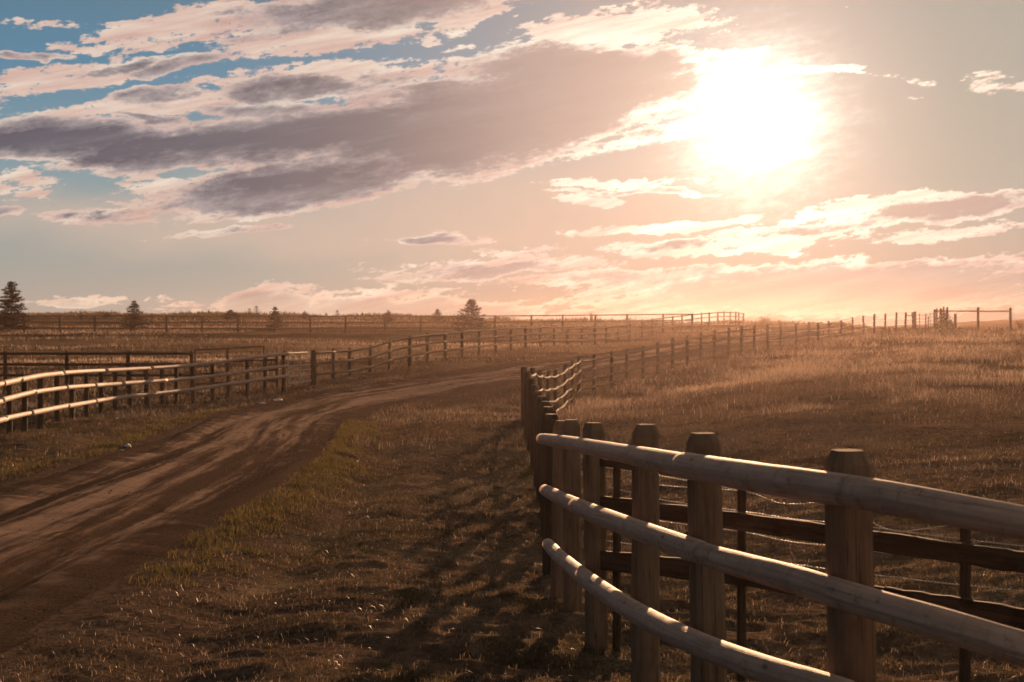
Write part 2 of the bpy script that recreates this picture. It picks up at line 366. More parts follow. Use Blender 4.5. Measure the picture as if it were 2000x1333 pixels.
M['gate'] = mat('galvanised_tube', m_plain((.26, .23, .21), (.38, .34, .31), 20), .6, .3)
M['rust'] = mat('rusty_tube', m_plain((.05, .025, .015), (.10, .05, .025), 20), .7, .3)
M['grass'] = mat('short_grass', m_blade((.026, .020, .013), (.072, .054, .036), (.26, .19, .13)), 0.8, 0.08)
M['green'] = mat('green_verge_grass', m_blade((.045, .036, .012), (.085, .068, .022), (.18, .13, .055)), 0.75, 0.12)
M['field'] = mat('tall_dry_grass', m_blade((.05, .035, .027), (.125, .090, .068), (.42, .31, .24)), 0.6, 0.22)
M['straw'] = mat('dry_straw', m_blade((.06, .042, .028), (.17, .12, .08), (.42, .31, .22)), .4, .45)
M['scrub'] = mat('scrub_leaf', m_blade((.03, .022, .009), (.06, .042, .018), (.12, .08, .04)), .7, .2)
M['needle'] = mat('spruce_needle', m_blade((.005, .006, .003), (.010, .011, .006), (.02, .018, .010)), .7, .2)
M['vine'] = mat('vine_leaf', m_blade((.04, .04, .016), (.12, .09, .04), (.7, .55, .38)), .4, .6)
M['bark'] = mat('dark_bark', m_plain((.03, .02, .012), (.06, .042, .028), 12), .9, .2)
M['stone'] = mat('pale_stone', m_plain((.32, .28, .25), (.62, .58, .54), 9), .6, .5)

M['gravel'] = mat('loose_gravel', m_plain((.09, .065, .05), (.26, .19, .145), 30), .9, .1)
# ---------------------------------------------------------------- mesh helpers
def tag(o, label=None, cat=None, group=None, kind=None):
    for k, v in (('label', label), ('category', cat), ('group', group), ('kind', kind)):
        if v: o[k] = v
    return o
def mesh_obj(name, V, Fc, material, parent=None, uv=None, smooth=False):
    V = np.asarray(V, float)
    if parent is not None: V = V - np.array(parent['_o'])
    me = bpy.data.meshes.new(name); me.from_pydata(V.tolist(), [], Fc)
    if uv is not None:
        l = me.uv_layers.new(name='UVMap')
        fl = np.empty(len(me.loops), np.int64); me.loops.foreach_get('vertex_index', fl)
        l.data.foreach_set('uv', np.asarray(uv, np.float32)[fl].ravel())
    if smooth: me.polygons.foreach_set('use_smooth', [True]*len(me.polygons))
    me.materials.append(material); me.update()
    o = bpy.data.objects.new(name, me); col.objects.link(o)
    if parent is not None: o.parent = parent
    return o
ROOTS = []
def empty(name, p, label, cat, group=None):
    o = bpy.data.objects.new(name, None); col.objects.link(o); o.empty_display_size = .2
    o.location = tuple(p); o['_o'] = [float(a) for a in p]; ROOTS.append(o)
    return tag(o, label, cat, group)
def tube(P, rad, seg=10, caps=True, rough=0.0, square=0.0):
    P = np.asarray(P, float); n = len(P)
    rad = np.full(n, rad) if np.isscalar(rad) else np.asarray(rad)
    T = np.gradient(P, axis=0); T /= np.linalg.norm(T, axis=1)[:, None]
    V = []; UV = []; Fc = []; L = 0.0
    ph = random.random() * 6; sx, sy_ = random.random()*90, random.random()*90
    for i in range(n):
        if i: L += np.linalg.norm(P[i]-P[i-1])
        t = T[i]; up = np.array([0, 0, 1.0]) if abs(t[2]) < .8 else np.array([0, 1.0, 0])
        a = np.cross(t, up); a /= np.linalg.norm(a); b_ = np.cross(a, t)
        for k in range(seg):
            th = 2*math.pi*k/seg + (math.pi/4 if square else 0)
            r = rad[i]
            if square: r *= (1-square) + square*min(1/max(abs(math.cos(th)), abs(math.sin(th))), 1.3)
            if rough: r *= 1 + rough*float(vn(np.array([L*6+sx]), np.array([math.sin(th)*1.5+math.cos(th)+sy_]))[0])
            V.append(P[i] + r*(math.cos(th)*a + math.sin(th)*b_)); UV.append((L + ph, k/seg*(2*math.pi*rad[i])*3.0))
    for i in range(n-1):
        for k in range(seg):
            k2 = (k+1) % seg; Fc.append((i*seg+k, i*seg+k2, (i+1)*seg+k2, (i+1)*seg+k))
    if caps:
        Fc.append(tuple(range(seg))[::-1]); Fc.append(tuple((n-1)*seg+k for k in range(seg)))
    return V, Fc, UV
def join(parts):
    V, Fc, UV = [], [], []
    for v, f, u in parts:
        o = len(V); V += list(v); UV += list(u); Fc += [tuple(i+o for i in q) for q in f]
    return V, Fc, UV
def post_mesh(base, h, r, lean=(0, 0), rot=0.0, sq=.6, seg=12, detail=True):
    # sawn/round post with a chamfered top, sunk 0.25 m into the ground
    base = np.array(base); top = base + np.array([lean[0], lean[1], h])
    zs = [-.25, 0, .3, .6, .9, 1.15, h-.05, h-.045, h-.004, h] if detail else [-.25, h*.5, h-.04, h]
    zs = sorted(z for z in zs if z <= h)
    V, UV, Fc = [], [], []; ph = random.random()*9; sx = random.random()*90
    for z in zs:
        c = base + (top-base)*(z/h); c[2] = base[2]+z
        rr = r*(1 - .06*z/h)*(0.70 if z > h-.02 else 1.0)
        for k in range(seg):
            th = 2*math.pi*(k+.5)/seg; q = (1-sq) + sq*min(1/max(abs(math.cos(th)), abs(math.sin(th))), 1.25)
            q *= 1 + (.05*float(vn(np.array([z*3+sx]), np.array([k*1.7]))[0]) if detail else 0)
            V.append(c + np.array([math.cos(th+rot), math.sin(th+rot), 0])*rr*q); UV.append((z+ph, k/seg*2*math.pi*r*3))
    n = len(zs)
    for i in range(n-1):
        for k in range(seg):
            k2 = (k+1) % seg; Fc.append((i*seg+k, i*seg+k2, (i+1)*seg+k2, (i+1)*seg+k))
    Fc.append(tuple((n-1)*seg+k for k in range(seg)))
    return V, Fc, UV
def add_post(par, x, y, h, r, z=None, name='post', material=None, label=None, **kw):
    z = H(x, y) if z is None else z
    V, Fc, UV = post_mesh((x, y, z), h, r, **kw)
    o = mesh_obj(name, V, Fc, material or M['post'], par, UV)
    if label: o['label'] = label
    return o
def blades(name, X, Y, Z, hh, ww, tone, material, lean=.45, parent=None, clus=None, dirs=None):
    """one mesh of many bent two-segment blades"""
    n = len(X); a = rng.random(n)*2*math.pi if dirs is None else dirs
    fa = rng.random(n)*2*math.pi
    fx, fy = np.cos(fa)*ww/2, np.sin(fa)*ww/2
    lx = np.cos(a)*lean*hh*rng.random(n); ly = np.sin(a)*lean*hh*rng.random(n)
    V = np.empty((n, 5, 3), np.float32)
    V[:, 0] = np.stack([X-fx, Y-fy, Z-.01], -1); V[:, 1] = np.stack([X+fx, Y+fy, Z-.01], -1)
    mx_, my_, mz = X+lx*.3, Y+ly*.3, Z+hh*.6
    V[:, 2] = np.stack([mx_+fx*.75, my_+fy*.75, mz], -1); V[:, 3] = np.stack([mx_-fx*.75, my_-fy*.75, mz], -1)
    V[:, 4] = np.stack([X+lx, Y+ly, Z+hh*(1-.25*rng.random(n))], -1)
    V = V.reshape(-1, 3)
    b = (np.arange(n)*5)[:, None]
    li = np.concatenate([b+0, b+1, b+2, b+3, b+3, b+2, b+4], 1).astype(np.int32).ravel()
    me = bpy.data.meshes.new(name); me.vertices.add(len(V)); me.vertices.foreach_set('co', V.ravel())
    me.loops.add(len(li)); me.loops.foreach_set('vertex_index', li)
    ls = (np.arange(n)*7)[:, None] + np.array([0, 4]); lt = np.tile([4, 3], n)
    me.polygons.add(2*n); me.polygons.foreach_set('loop_start', ls.ravel().astype(np.int32)); me.polygons.foreach_set('loop_total', lt.astype(np.int32))
    at_ = me.attributes.new('tone', 'FLOAT', 'POINT'); at_.data.foreach_set('value', np.repeat(tone, 5).astype(np.float32))
    me.update(calc_edges=True); me.validate(); me.materials.append(material)
    o = bpy.data.objects.new(name, me); col.objects.link(o)
    if parent is not None: o.parent = parent
    return o

# ---------------------------------------------------------------- ground sheet
def grid_obj(name, VV, nr, nc, closed, material, uv=None):
    idx = np.arange(nr*nc).reshape(nr, nc)
    if closed: idx = np.concatenate([idx, idx[:, :1]], 1)
    q = np.stack([idx[:-1, :-1], idx[:-1, 1:], idx[1:, 1:], idx[1:, :-1]], -1).reshape(-1, 4).astype(np.int32)
    me = bpy.data.meshes.new(name); me.vertices.add(len(VV)); me.vertices.foreach_set('co', VV.astype(np.float32).ravel())
    me.loops.add(q.size); me.loops.foreach_set('vertex_index', q.ravel())
    me.polygons.add(len(q)); me.polygons.foreach_set('loop_start', (np.arange(len(q))*4).astype(np.int32)); me.polygons.foreach_set('loop_total', np.full(len(q), 4, np.int32))
    me.polygons.foreach_set('use_smooth', np.ones(len(q), bool))
    if uv is not None:
        l = me.uv_layers.new(name='UVMap'); l.data.foreach_set('uv', uv.astype(np.float32)[q.ravel()].ravel())
    me.update(calc_edges=True); me.materials.append(material)
    o = bpy.data.objects.new(name, me); col.objects.link(o); return o
ang = np.concatenate([np.linspace(-26, 26, 520), np.linspace(28, 332, 77)])   # degrees from +Y, clockwise
rad_ = np.concatenate([[0.05, .5, 1, 1.5, 2, 2.5], np.geomspace(3, 160, 620), np.geomspace(165, 305, 24)])
A2, R2 = np.meshgrid(np.radians(ang), rad_)
gx = (R2*np.sin(A2)).ravel(); gy = (R2*np.cos(A2)).ravel()
gz = height(gx, gy)
g_rd = np.full(len(gx), 9.0); k = (gy > -32) & (gy < 195) & (gx > -15) & (gx < 65); g_rd[k] = road_dist(gx[k], gy[k])
gz = gz - 0.10*np.clip((0.93-g_rd)/.2, 0, 1)                 # sink the soil under the roadbed
ground = grid_obj('ground', np.stack([gx, gy, gz], -1), len(rad_), len(ang), True, M['ground'])
da_ = np.clip((1.75-g_rd)/.6, 0, 1)
nearz = np.clip((13.5-gy)/4, 0, 1)*np.clip((-.2-gx+fbm(gx*.5, gy*.5, 3)*2)/1.5, 0, 1)*(gy > -30)*(gx > -8)
da_ = np.maximum(da_, nearz*.8)
a_ = ground.data.attributes.new('dirt', 'FLOAT', 'POINT'); a_.data.foreach_set('value', da_.astype(np.float32))
ground.data.flip_normals(); tag(ground, kind='structure')

# ---------------------------------------------------------------- road
nr_ = []; nc_ = 41
rp = catmull(RC, 60); d = np.gradient(rp, axis=0); d /= np.linalg.norm(d, axis=1)[:, None]
nrm = np.stack([d[:, 1], -d[:, 0]], -1); hw = np.interp(rp[:, 1], [-30, 20, 40, 60, 120, 200], [2.0, 1.75, 1.9, 1.9, 1.7, 1.5])
sl = np.concatenate([[0], np.cumsum(np.hypot(*np.diff(rp, axis=0).T))])
u = np.linspace(-1, 1, nc_)
rx = (rp[:, 0:1] + nrm[:, 0:1]*hw[:, None]*u); ry = (rp[:, 1:2] + nrm[:, 1:2]*hw[:, None]*u)
UU, SS = np.meshgrid(u, sl)
rz = height(rx.ravel(), ry.ravel(), np.zeros(rx.size)).reshape(rx.shape)
prof = 0.035 - 0.06*np.abs(UU)**4 - 0.07*(np.exp(-((UU-.48)/.16)**2)+np.exp(-((UU+.48)/.16)**2)) - .018*np.exp(-((UU-.05)/.08)**2)
prof = prof + fbm(UU*7+9, SS*.18, 4)*.075 + fbm(rx*1.3, ry*4.5, 5)*.022
edge = fbm(UU*0+np.sign(UU)*7, SS*.6, 4)*.05*np.abs(UU)**6
rz = rz + prof + edge
road = grid_obj('road', np.stack([rx.ravel(), ry.ravel(), rz.ravel()], -1), len(rp), nc_, False, M['road'],
                np.stack([(UU.ravel()+1)/2, SS.ravel()], -1))
tag(road, kind='structure')

# ---------------------------------------------------------------- near log fence on the right
POSTS = [(1092,822,11.0,.066),(1119,820,10.0,.066),(1166,826,8.7,.066),(1261,829,7.25,.066),(1390,846,5.8,.068),(1675,880,4.5,.070)]
_pk = np.array([1092, 1119, 1166, 1261, 1390, 1675.])
_pd = np.polyfit(_pk, 1/np.array([11.0, 10.0, 8.7, 7.25, 5.8, 4.5]), 2)
def DN(px): return 1/np.polyval(_pd, np.clip(px, 1040, 2300))
def near_fence():
    b0 = at(1119, 1200, 10.0)
    f = empty('log_fence', (b0[0], b0[1], H(b0[0], b0[1])), 'curving log fence with three thick pale peeled rails nearest the camera at lower right', 'fence')
    P = []
    for i, (px, pt, d_, r) in enumerate(POSTS):
        t = at(px, pt, DN(px)); x, y = t[0], t[1]; z = H(x, y)
        add_post(f, x, y, t[2]-z, r, z, rot=[.2,.1,.35,.3,.25,.2][i], lean=[(.02,0),(-.01,0),(-.02,.01),(.0,0),(-.035,.0),(-.03,.01)][i], seg=16)
        P.append((x, y, t[2]))
    # one more post outside the frame carries the rails on
    t = at(2190, 915, DN(2190)); add_post(f, t[0]+.03, t[1], t[2]-H(t[0], t[1]), .07, seg=16)
    q_ = np.linspace(1085, 2300, 120); dq = DN(q_); cx = (q_-1000)/F*dq; tx, ty = np.gradient(cx), np.gradient(dq); ln = np.hypot(tx, ty)
    # the rails are nailed to the road side of the posts
    ox, oy = cx + ty/ln*.128, dq - tx/ln*.128; opx = 1000 + ox/oy*F
    ox = np.concatenate([[ox[0]-(ox[1]-ox[0])*3], ox]); opx = np.concatenate([[1040], opx]); oy = np.concatenate([[oy[0]+.35], oy])
    D = lambda px: float(np.interp(px, opx, oy))
    rails = [[(1057,858),(1092,862),(1130,869),(1166,877),(1261,894),(1390,921),(1540,944),(1675,963),(1850,997),(2010,1026),(2240,1060)],
             [(1064,957),(1092,972),(1130,991),(1166,1007),(1261,1039),(1390,1091),(1450,1105),(1560,1130),(1675,1174),(1850,1222),(2000,1268),(2240,1340)],
             [(1070,1060),(1092,1090),(1145,1132),(1190,1163),(1261,1206),(1390,1270),(1500,1312),(1600,1340),(1675,1364),(1900,1450),(2240,1560)]]
    joints = [[1050,1345,2240],[1050,1132,1374,2240],[1050,1145,1660,2240]]
    for rl, js in zip(rails, joints):
        pxs = np.array([p[0] for p in rl], float); pys = np.array([p[1] for p in rl], float)
        pp = np.linspace(pxs[0], pxs[-1], 170); q = np.polyfit((pxs-1400)/400, pys, 5); yl = catmull(np.stack([pxs, pys], -1), 14)
        py = .7*np.polyval(q, (pp-1400)/400) + .3*np.interp(pp, yl[:, 0], yl[:, 1])
        cc = np.array([at(a_, b_, float(D(a_))) for a_, b_ in zip(pp, py)])
        for a, b in zip(js[:-1], js[1:]):
            k = (pp >= a-8) & (pp <= b+8); seg = cc[k]
            L = len(seg); r0 = random.uniform(.044, .047); r1 = random.uniform(.050, .053)
            rr = np.linspace(r1, r0, L) if a > 1040 and js.index(a) % 2 else np.linspace(r0, r1, L)
            rr = rr*(1+.012*np.sin(np.linspace(0, 9, L)))
            rr[0] *= .93; rr[-1] *= .93
            if js.index(a) % 2: seg = seg + np.array([-.006, 0, .004])
            V, Fc, UV = tube(seg, rr, 26, True, .03)
            mesh_obj('rail', V, Fc, M['rail'], f, UV, smooth=False)
            ms = bpy.data.objects[f.children[-1].name].data if f.children else None
            ms.polygons.foreach_set('use_smooth', [len(p.vertices) == 4 for p in ms.polygons])
    # nail heads where rail meets post
    return f
near_fence()

# the dark plank fence seen through it
def plank(p0, p1, h, t):
    p0 = np.array(p0); p1 = np.array(p1); d_ = p1-p0; n = np.array([d_[1], -d_[0], 0]); n /= np.linalg.norm(n)
    V = []; N = 8; UV = []
    for i in range(N+1):
        c = p0 + d_*i/N; w = 1+.06*math.sin(i*1.9+p0[0]*7)
        for a, b_ in ((-1, -1), (1, -1), (1, 1), (-1, 1)):
            V.append(c + n*a*t/2 + np.array([0, 0, b_*h/2*w])); UV.append((i/N*np.linalg.norm(d_), (a+b_*2)*.05))
    Fc = [(i*4+k, i*4+(k+1) % 4, i*4+4+(k+1) % 4, i*4+4+k) for i in range(N) for k in range(4)] + [(3, 2, 1, 0), (N*4, N*4+1, N*4+2, N*4+3)]
    return V, Fc, UV
def dark_fence():
    DD = lambda px: np.interp(px, [1180, 1438, 1877, 2100], [8.75, 8.07, 6.9, 6.35])
    b = at(1438, 1300, 8.07); f = empty('plank_fence', (b[0], b[1], H(b[0], b[1])), 'low dark plank and barbed wire fence seen through the gaps of the nearest log fence', 'fence')
    for rows, h in ((((1175, 903), (1440, 940), (1877, 1000), (2100, 1030)), .045), (((1175, 984), (1440, 1018), (1877, 1081), (2100, 1113)), .10), (((1175, 1094), (1440, 1122), (1731, 1170), (1877, 1192), (2100, 1232)), .12)):
        for (xa, ya), (xb, yb) in zip(rows[:-1], rows[1:]):
            a_ = at(xa, ya, DD(xa)); b_ = at(xb, yb, DD(xb)); V, Fc, UV = plank(a_, b_, h, .03)
            mesh_obj('plank', V, Fc, M['dark_wood'], f, UV)
    for px, pt in ((1205, 895), (1449, 935), (1652, 950), (1886, 985), (2080, 1010)):
        t = at(px, pt, DD(px)+.05); z = H(t[0], t[1]); add_post(f, t[0], t[1], t[2]-z, .026, z, material=M['dark_wood'], seg=8)
    for ys in (((1175,912),(1290,930),(1450,958),(1560,976),(1640,987),(1800,1008),(2100,1035)), ((1175,930),(1290,948),(1450,960),(1530,984),(1640,986),(1730,1033),(1810,1033),(2100,985)),
               ((1175,948),(1300,978),(1450,999),(1560,1016),(1640,1022),(1850,1050),(2100,1078)), ((1175,1005),(1300,1020),(1450,1039),(1540,1058),(1640,1069),(1850,1095),(2100,1120)), ((1175,1055),(1300,1072),(1492,1095),(1642,1115),(1850,1140),(2100,1165))):
        c = catmull([at(a, b_, DD(a)+.06) for a, b_ in ys], 10)
        parts = [tube(c, .0022, 5)]
        # barbs
        L = np.concatenate([[0], np.cumsum(np.linalg.norm(np.diff(c, axis=0), axis=1))])
        for s_ in np.arange(.02, L[-1], .022):
            p = np.array([np.interp(s_, L, c[:, k]) for k in range(3)]); parts.append(tube([p-[0, 0, .0035], p+[0, 0, .0035]], .0026, 4))
        V, Fc, UV = join(parts); mesh_obj('wire', V, Fc, M['wire'], f, UV)
dark_fence()

# ---------------------------------------------------------------- pole-and-rail fences
def fence_line(f, P, hs, r, rails, rr, mat_post, mat_rail, span=1, side=0.0, sag=0.0, seg=8, detail=False, lean=.0, from_top=True, skip_rail=()):
    """P list of (x,y,z) bases; rails = heights below post top"""
    P = [np.array(p) for p in P]
    for (x, y, z), h in zip(P, hs):
        V, Fc, UV = post_mesh((x, y, z), h, r*random.uniform(.9, 1.1), (random.uniform(-lean, lean), random.uniform(-lean, lean)), random.random(), .35, seg, detail)
        mesh_obj('post', V, Fc, mat_post, f, UV)
    T = [p + np.array([0, 0, h]) for p, h in zip(P, hs)]
    for ri, dz in enumerate(rails):
        i = 0
        while i < len(T)-1:
            j = min(i+span, len(T)-1); pts_ = []
            for k in range(i, j):
                a, b = T[k], T[k+1]; dirn = (b-a)[:2]; nn = np.array([dirn[1], -dirn[0]]); nn = nn/np.linalg.norm(nn)*side
                for q in range(6):
                    t = q/6; p = a*(1-t)+b*t; p = p + np.array([nn[0], nn[1], -dz - sag*4*t*(1-t)]); pts_.append(p)
            p = T[j] + np.array([nn[0], nn[1], -dz]); pts_.append(p)
            pts_ = np.array(pts_)
            pts_ = pts_ if span == 1 else np.vstack([pts_[:1], (pts_[:-2]+pts_[1:-1]*2+pts_[2:])/4, pts_[-1:]])
            rr0 = rr*random.uniform(.92, 1.06)
            V, Fc, UV = tube(pts_, np.linspace(rr0, rr0*.9, len(pts_)), seg, True, .06)
            mesh_obj('rail', V, Fc, mat_rail, f, UV, smooth=True); i = j

# white-railed fence, left
def px_fence_left():
    xs = [-60,-28,3,30,59,89,121,150,178,206,233,261,294,324,352,385,422,453,490,525,561]
    D = lambda x: np.interp(x, [-60,3,121,200,260,300,352,453,561], [25.3,28.3,34.2,38.2,40.5,42.1,44.0,45.9,47.5])
    r1 = catmull([(-60,766),(0,751),(60,737.5),(90,732.5),(150,727),(250,722),(350,716),(440,706.5),(520,695),(561,691)], 20)
    r2 = catmull([(-60,805),(0,784),(60,768),(100,761),(150,755.5),(250,749),(350,741.5),(440,731.5),(520,720),(561,715)], 20)
    r3 = catmull([(-60,842),(0,821),(80,803.5),(140,792),(230,777.5),(350,764.5),(450,750),(520,739.5),(561,734.5)], 20)
    x0 = at(3, 860, 29.4)
    f = empty('log_fence', (x0[0], x0[1], H(x0[0], x0[1])), 'curving three-rail log fence on the left with sunlit cream rails', 'fence')
    for x in xs:
        d_ = D(x); t = at(x, np.interp(x, r1[:, 0], r1[:, 1])-4.0, d_+.02); t[0] -= .125; z = H(t[0], t[1])
        V, Fc, UV = post_mesh((t[0], t[1], z), t[2]-z, .062, (0, 0), random.random(), .5, 10, False); mesh_obj('post', V, Fc, M['dark_wood'], f, UV)
    cuts = [[-60,6,38,121,205,294,385,490,561], [-60,3,66,129,185,238,324,422,561], [-60,10,60,131,186,233,294,385,453,561]]
    for rl, cu in zip((r1, r2, r3), cuts):
        for a, b in zip(cu[:-1], cu[1:]):
            q = np.linspace(a-1.5, b+1.5, 16); c = np.array([at(x, np.interp(x, rl[:, 0], rl[:, 1]), D(x)) for x in q])
            # peeled side faces the road
            rr0 = random.uniform(.054, .064); c[:, 2] += random.uniform(-.008, .008)
            V, Fc, UV = tube(c, np.linspace(rr0, rr0*.9, 16), 14, True, .06); mesh_obj('rail', V, Fc, M['rail'], f, UV, smooth=True)
px_fence_left()

# metal gate between its two posts
def tube_gate():
    a = at(563, 690, 47.6); b = at(609, 688, 50.0); za = a[2]; zb = b[2]
    g = empty('metal_gate', (a[0], a[1], H(a[0], a[1])), 'small galvanised tube gate at the end of the sunlit log fence', 'gate')
    fr = [tube([a, b], .022, 8), tube([a-[0, 0, 1.02], b-[0, 0, 1.0]], .022, 8), tube([a, a-[0, 0, 1.02]], .022, 8), tube([b, b-[0, 0, 1.0]], .022, 8)]
    V, Fc, UV = join(fr); mesh_obj('frame', V, Fc, M['gate'], g, UV)
    for k in (.24, .43, .60, .77):
        V, Fc, UV = tube([a-[0, 0, k*1.02+.0], b-[0, 0, k*1.0]], .017, 6); mesh_obj('bar', V, Fc, M['gate'], g, UV)
    mid = (a+b)/2; V, Fc, UV = tube([mid, mid-[0, 0, 1.01]], .02, 6); mesh_obj('upright', V, Fc, M['gate'], g, UV)
tube_gate()

# left fence beyond the gate up to the hilltop
def left_far():
    xs = [612,651,683,723,761,800,835,869,902,936,968,998,1026,1055,1082,1109,1136,1162,1184,1207,1230,1254,1274,1295,1314,1332,1353,1370,1385,1402,1414,1426,1437,1443,1452]
    D = lambda x: np.interp(x, [612,800,902,968,1055,1136,1254,1314,1370,1414,1452], [50,59.5,67,73,82,91,106,115,124,133,142])
    top = lambda x: np.interp(x, [612,651,683,723,761,800,835,902,968,1055,1136,1190,1207,1230,1254,1295,1314,1370,1414,1437,1452], [685,682,680,674,662,655,650,645,640,636,638,636,633,629,624,619,617,611,608.5,609,612])
    P = []; hs = []
    for x in xs:
        t = at(x, top(x), D(x)); z = H(t[0], t[1]); P.append((t[0], t[1], z)); hs.append(max(1.15, min(1.6, t[2]-z)))
        if abs(t[2]-z-hs[-1]) > .01: P[-1] = (t[0], t[1], t[2]-hs[-1])
    f = empty('rail_fence', P[0], 'long pale-railed fence from the galvanised gate to the hilltop left of the road', 'fence')
    V, Fc, UV = post_mesh(P[0], hs[0]+.02, .10, (0, 0), .3, .6, 12, False); mesh_obj('gate_post', V, Fc, M['dark_wood'], f, UV)
    fence_line(f, P[1:], hs[1:], .068, (.10, .47, .86), .045, M['dark_wood'], M['pale_wood'], span=3, side=.09)
    fence_line(f, [P[0], P[1]], [hs[0], hs[1]], .05, (.10, .47, .86), .042, M['far_wood'], M['far_wood'], side=.09)
left_far()

# far dark fence across the pasture
def far_fence():
    xs = [-95,-25,47,117,185,255,325,395,464,537,606,675,752,822,895,967,1038,1099,1163,1225,1295,1352]
    P = []; hs = []
    for x in xs:
        ty = np.interp(x, [-95,300,900,1038,1295,1352], [616,617.5,617.5,616.5,614,613.5]); t = at(x, ty-1, 118.5); z = H(t[0], t[1])
        P.append((t[0], t[1], z)); hs.append(t[2]-z)
    f = empty('rail_fence', P[6], 'long dark three-rail fence crossing the far pasture in front of the spruces', 'fence')
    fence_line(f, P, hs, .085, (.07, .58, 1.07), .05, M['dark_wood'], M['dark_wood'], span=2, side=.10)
far_fence()

# dark fence behind the sunlit rails with a tubular frame at its end
def mid_left():
    xs = [-110,10,130,250,374]; P = []; hs = []
    for x in xs:
        t = at(x, 686, 50); z = H(t[0], t[1]); P.append((t[0], t[1], z)); hs.append(t[2]-z)
    f = empty('rail_fence', P[2], 'dark rail fence behind the sunlit left log fence', 'fence')
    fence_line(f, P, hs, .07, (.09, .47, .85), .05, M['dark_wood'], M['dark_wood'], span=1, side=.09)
    a = at(374, 684, 50.1); b = at(515, 677, 49.6)
    g = empty('paddock_gate', (a[0]+.1, a[1], H(a[0], a[1])), 'rusty brown tube gate with tall frame joining the dark fence behind the left log fence', 'gate')
    L = 1.38
    fr = [tube([a+[.12, 0, 0], b], .025, 8), tube([b, b-[0, 0, L]], .025, 8), tube([a+[.12, 0, -.0], a+[.12, 0, -L]], .022, 8)]
    V, Fc, UV = join(fr); mesh_obj('frame', V, Fc, M['rust'], g, UV)
    c = at(444, 680.5, 49.85); V, Fc, UV = tube([c, c-[0, 0, L]], .04, 8); mesh_obj('upright', V, Fc, M['rust'], g, UV)
    for k in (.47, .85, 1.2):
        V, Fc, UV = tube([a+[.12, 0, -k], b-[0, 0, k]], .032, 8); mesh_obj('bar', V, Fc, M['rust'], g, UV)
    # fence continues low behind the sunlit one to the gate
    P = []; hs = []
    for x, yt in ((519, 697), (541, 696)):
        t = at(x, yt, 49.5); z = H(t[0], t[1]); P.append((t[0], t[1], z)); hs.append(t[2]-z)
    f2 = empty('rail_fence', P[0], 'short dark rail fence stub between the rusty gate and the galvanised gate', 'fence')
    fence_line(f2, P, hs, .06, (.12, .47, .85), .045, M['dark_wood'], M['dark_wood'], span=1, side=.08)
mid_left()

# roadside fence right of the road: end-on row, corner, sagging rails, then bare posts
def roadside():
    ds_ = [12.6,14.6,16.6,18.8,21,23.5,26.2,29,32]
    rows = [(np.interp(q, [12.2,14.2,16.2,18.4,20.8,23.4,26.2,29.2,32], [1078,1071,1066,1059,1052,1045,1038,1030,1024])+random.uniform(-1.5,1.5), np.interp(q, [12.2,14.2,16.2,18.4,20.8,23.4,26.2,29.2,32], [812,797,786,776,765,752,738,724,717]), q) for q in ds_]
    P = []; hs = []
    for x, yt, d_ in rows:
        t = at(x, yt, d_); z = H(t[0], t[1]); P.append((t[0], t[1], z)); hs.append(t[2]-z)
    f = empty('rail_fence', P[4], 'dark row of fence posts seen end-on just beyond the nearest log fence', 'fence')
    fence_line(f, P, hs, .075, (.25, .8), .03, M['dark_wood'], M['dark_wood'], span=1, side=.06)
    rows = [(1024,717,32),(1040,718.5,34.2),(1054,723,36.4),(1070,724,38.6),(1086,722,41),(1104,711,44),(1118,702,46.5),(1130,695,48.8),(1160,692,52),(1195,686,54.2),(1225,681,56.2),(1256,675,57.8),(1285,669,59.5),(1314,660,61.5),(1343,655,63.7),(1368,650,65.5),(1395,645,67.6),(1423,640,69.6),(1448,638,71.2),(1473,635,73.2)]
    P = []; hs = []
    for x, yt, d_ in rows:
        t = at(x, yt, d_); z = H(t[0], t[1]); P.append((t[0], t[1], z)); hs.append(t[2]-z)
    f = empty('rail_fence', P[8], 'brown fence with sagging backlit rails along the right edge of the road', 'fence')
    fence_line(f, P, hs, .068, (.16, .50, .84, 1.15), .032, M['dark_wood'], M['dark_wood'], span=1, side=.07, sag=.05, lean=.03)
    rows = [(1500,633,75.5),(1524,633,78.5),(1555,632.5,82),(1579,628.5,84.5),(1597,630,87),(1619,627,90),(1643,626,92.5),(1666,620,95),(1687,617,97.5),(1707,613.5,100),(1729,613,102),(1750,610.5,104),(1768,610.5,106),(1784,610,107.5)]
    P = []; hs = []
    for x, yt, d_ in rows:
        t = at(x, yt, d_); z = H(t[0], t[1]); P.append((t[0], t[1], z)); hs.append(t[2]-z)
    f = empty('wire_fence', P[3], 'line of plain wired posts climbing the right field to the hilltop', 'fence')
    fence_line(f, P, hs, .075, (), .02, M['far_wood'], M['far_wood'], lean=.06)
    for dz in (.12, .5, .9):
        c = []
        for p, h in zip(P, hs): c.append(np.array(p)+[0, 0, h-dz])
        V, Fc, UV = tube(c, .008, 4); mesh_obj('wire', V, Fc, M['wire'], f, UV)
    a = np.array(P[-2])+[0, 0, hs[-2]-.25]; b = np.array(P[-1])+[0, 0, hs[-1]-.25]
    V, Fc, UV = tube([a, b], .035, 6); mesh_obj('brace', V, Fc, M['far_wood'], f, UV)
    V, Fc, UV = post_mesh(tuple(np.array(P[-1])+[.12, .0, 0]), hs[-1]+.05, .11, (0, 0), .2, .3, 10, False); mesh_obj('corner_post', V, Fc, M['far_wood'], f, UV)
roadside()

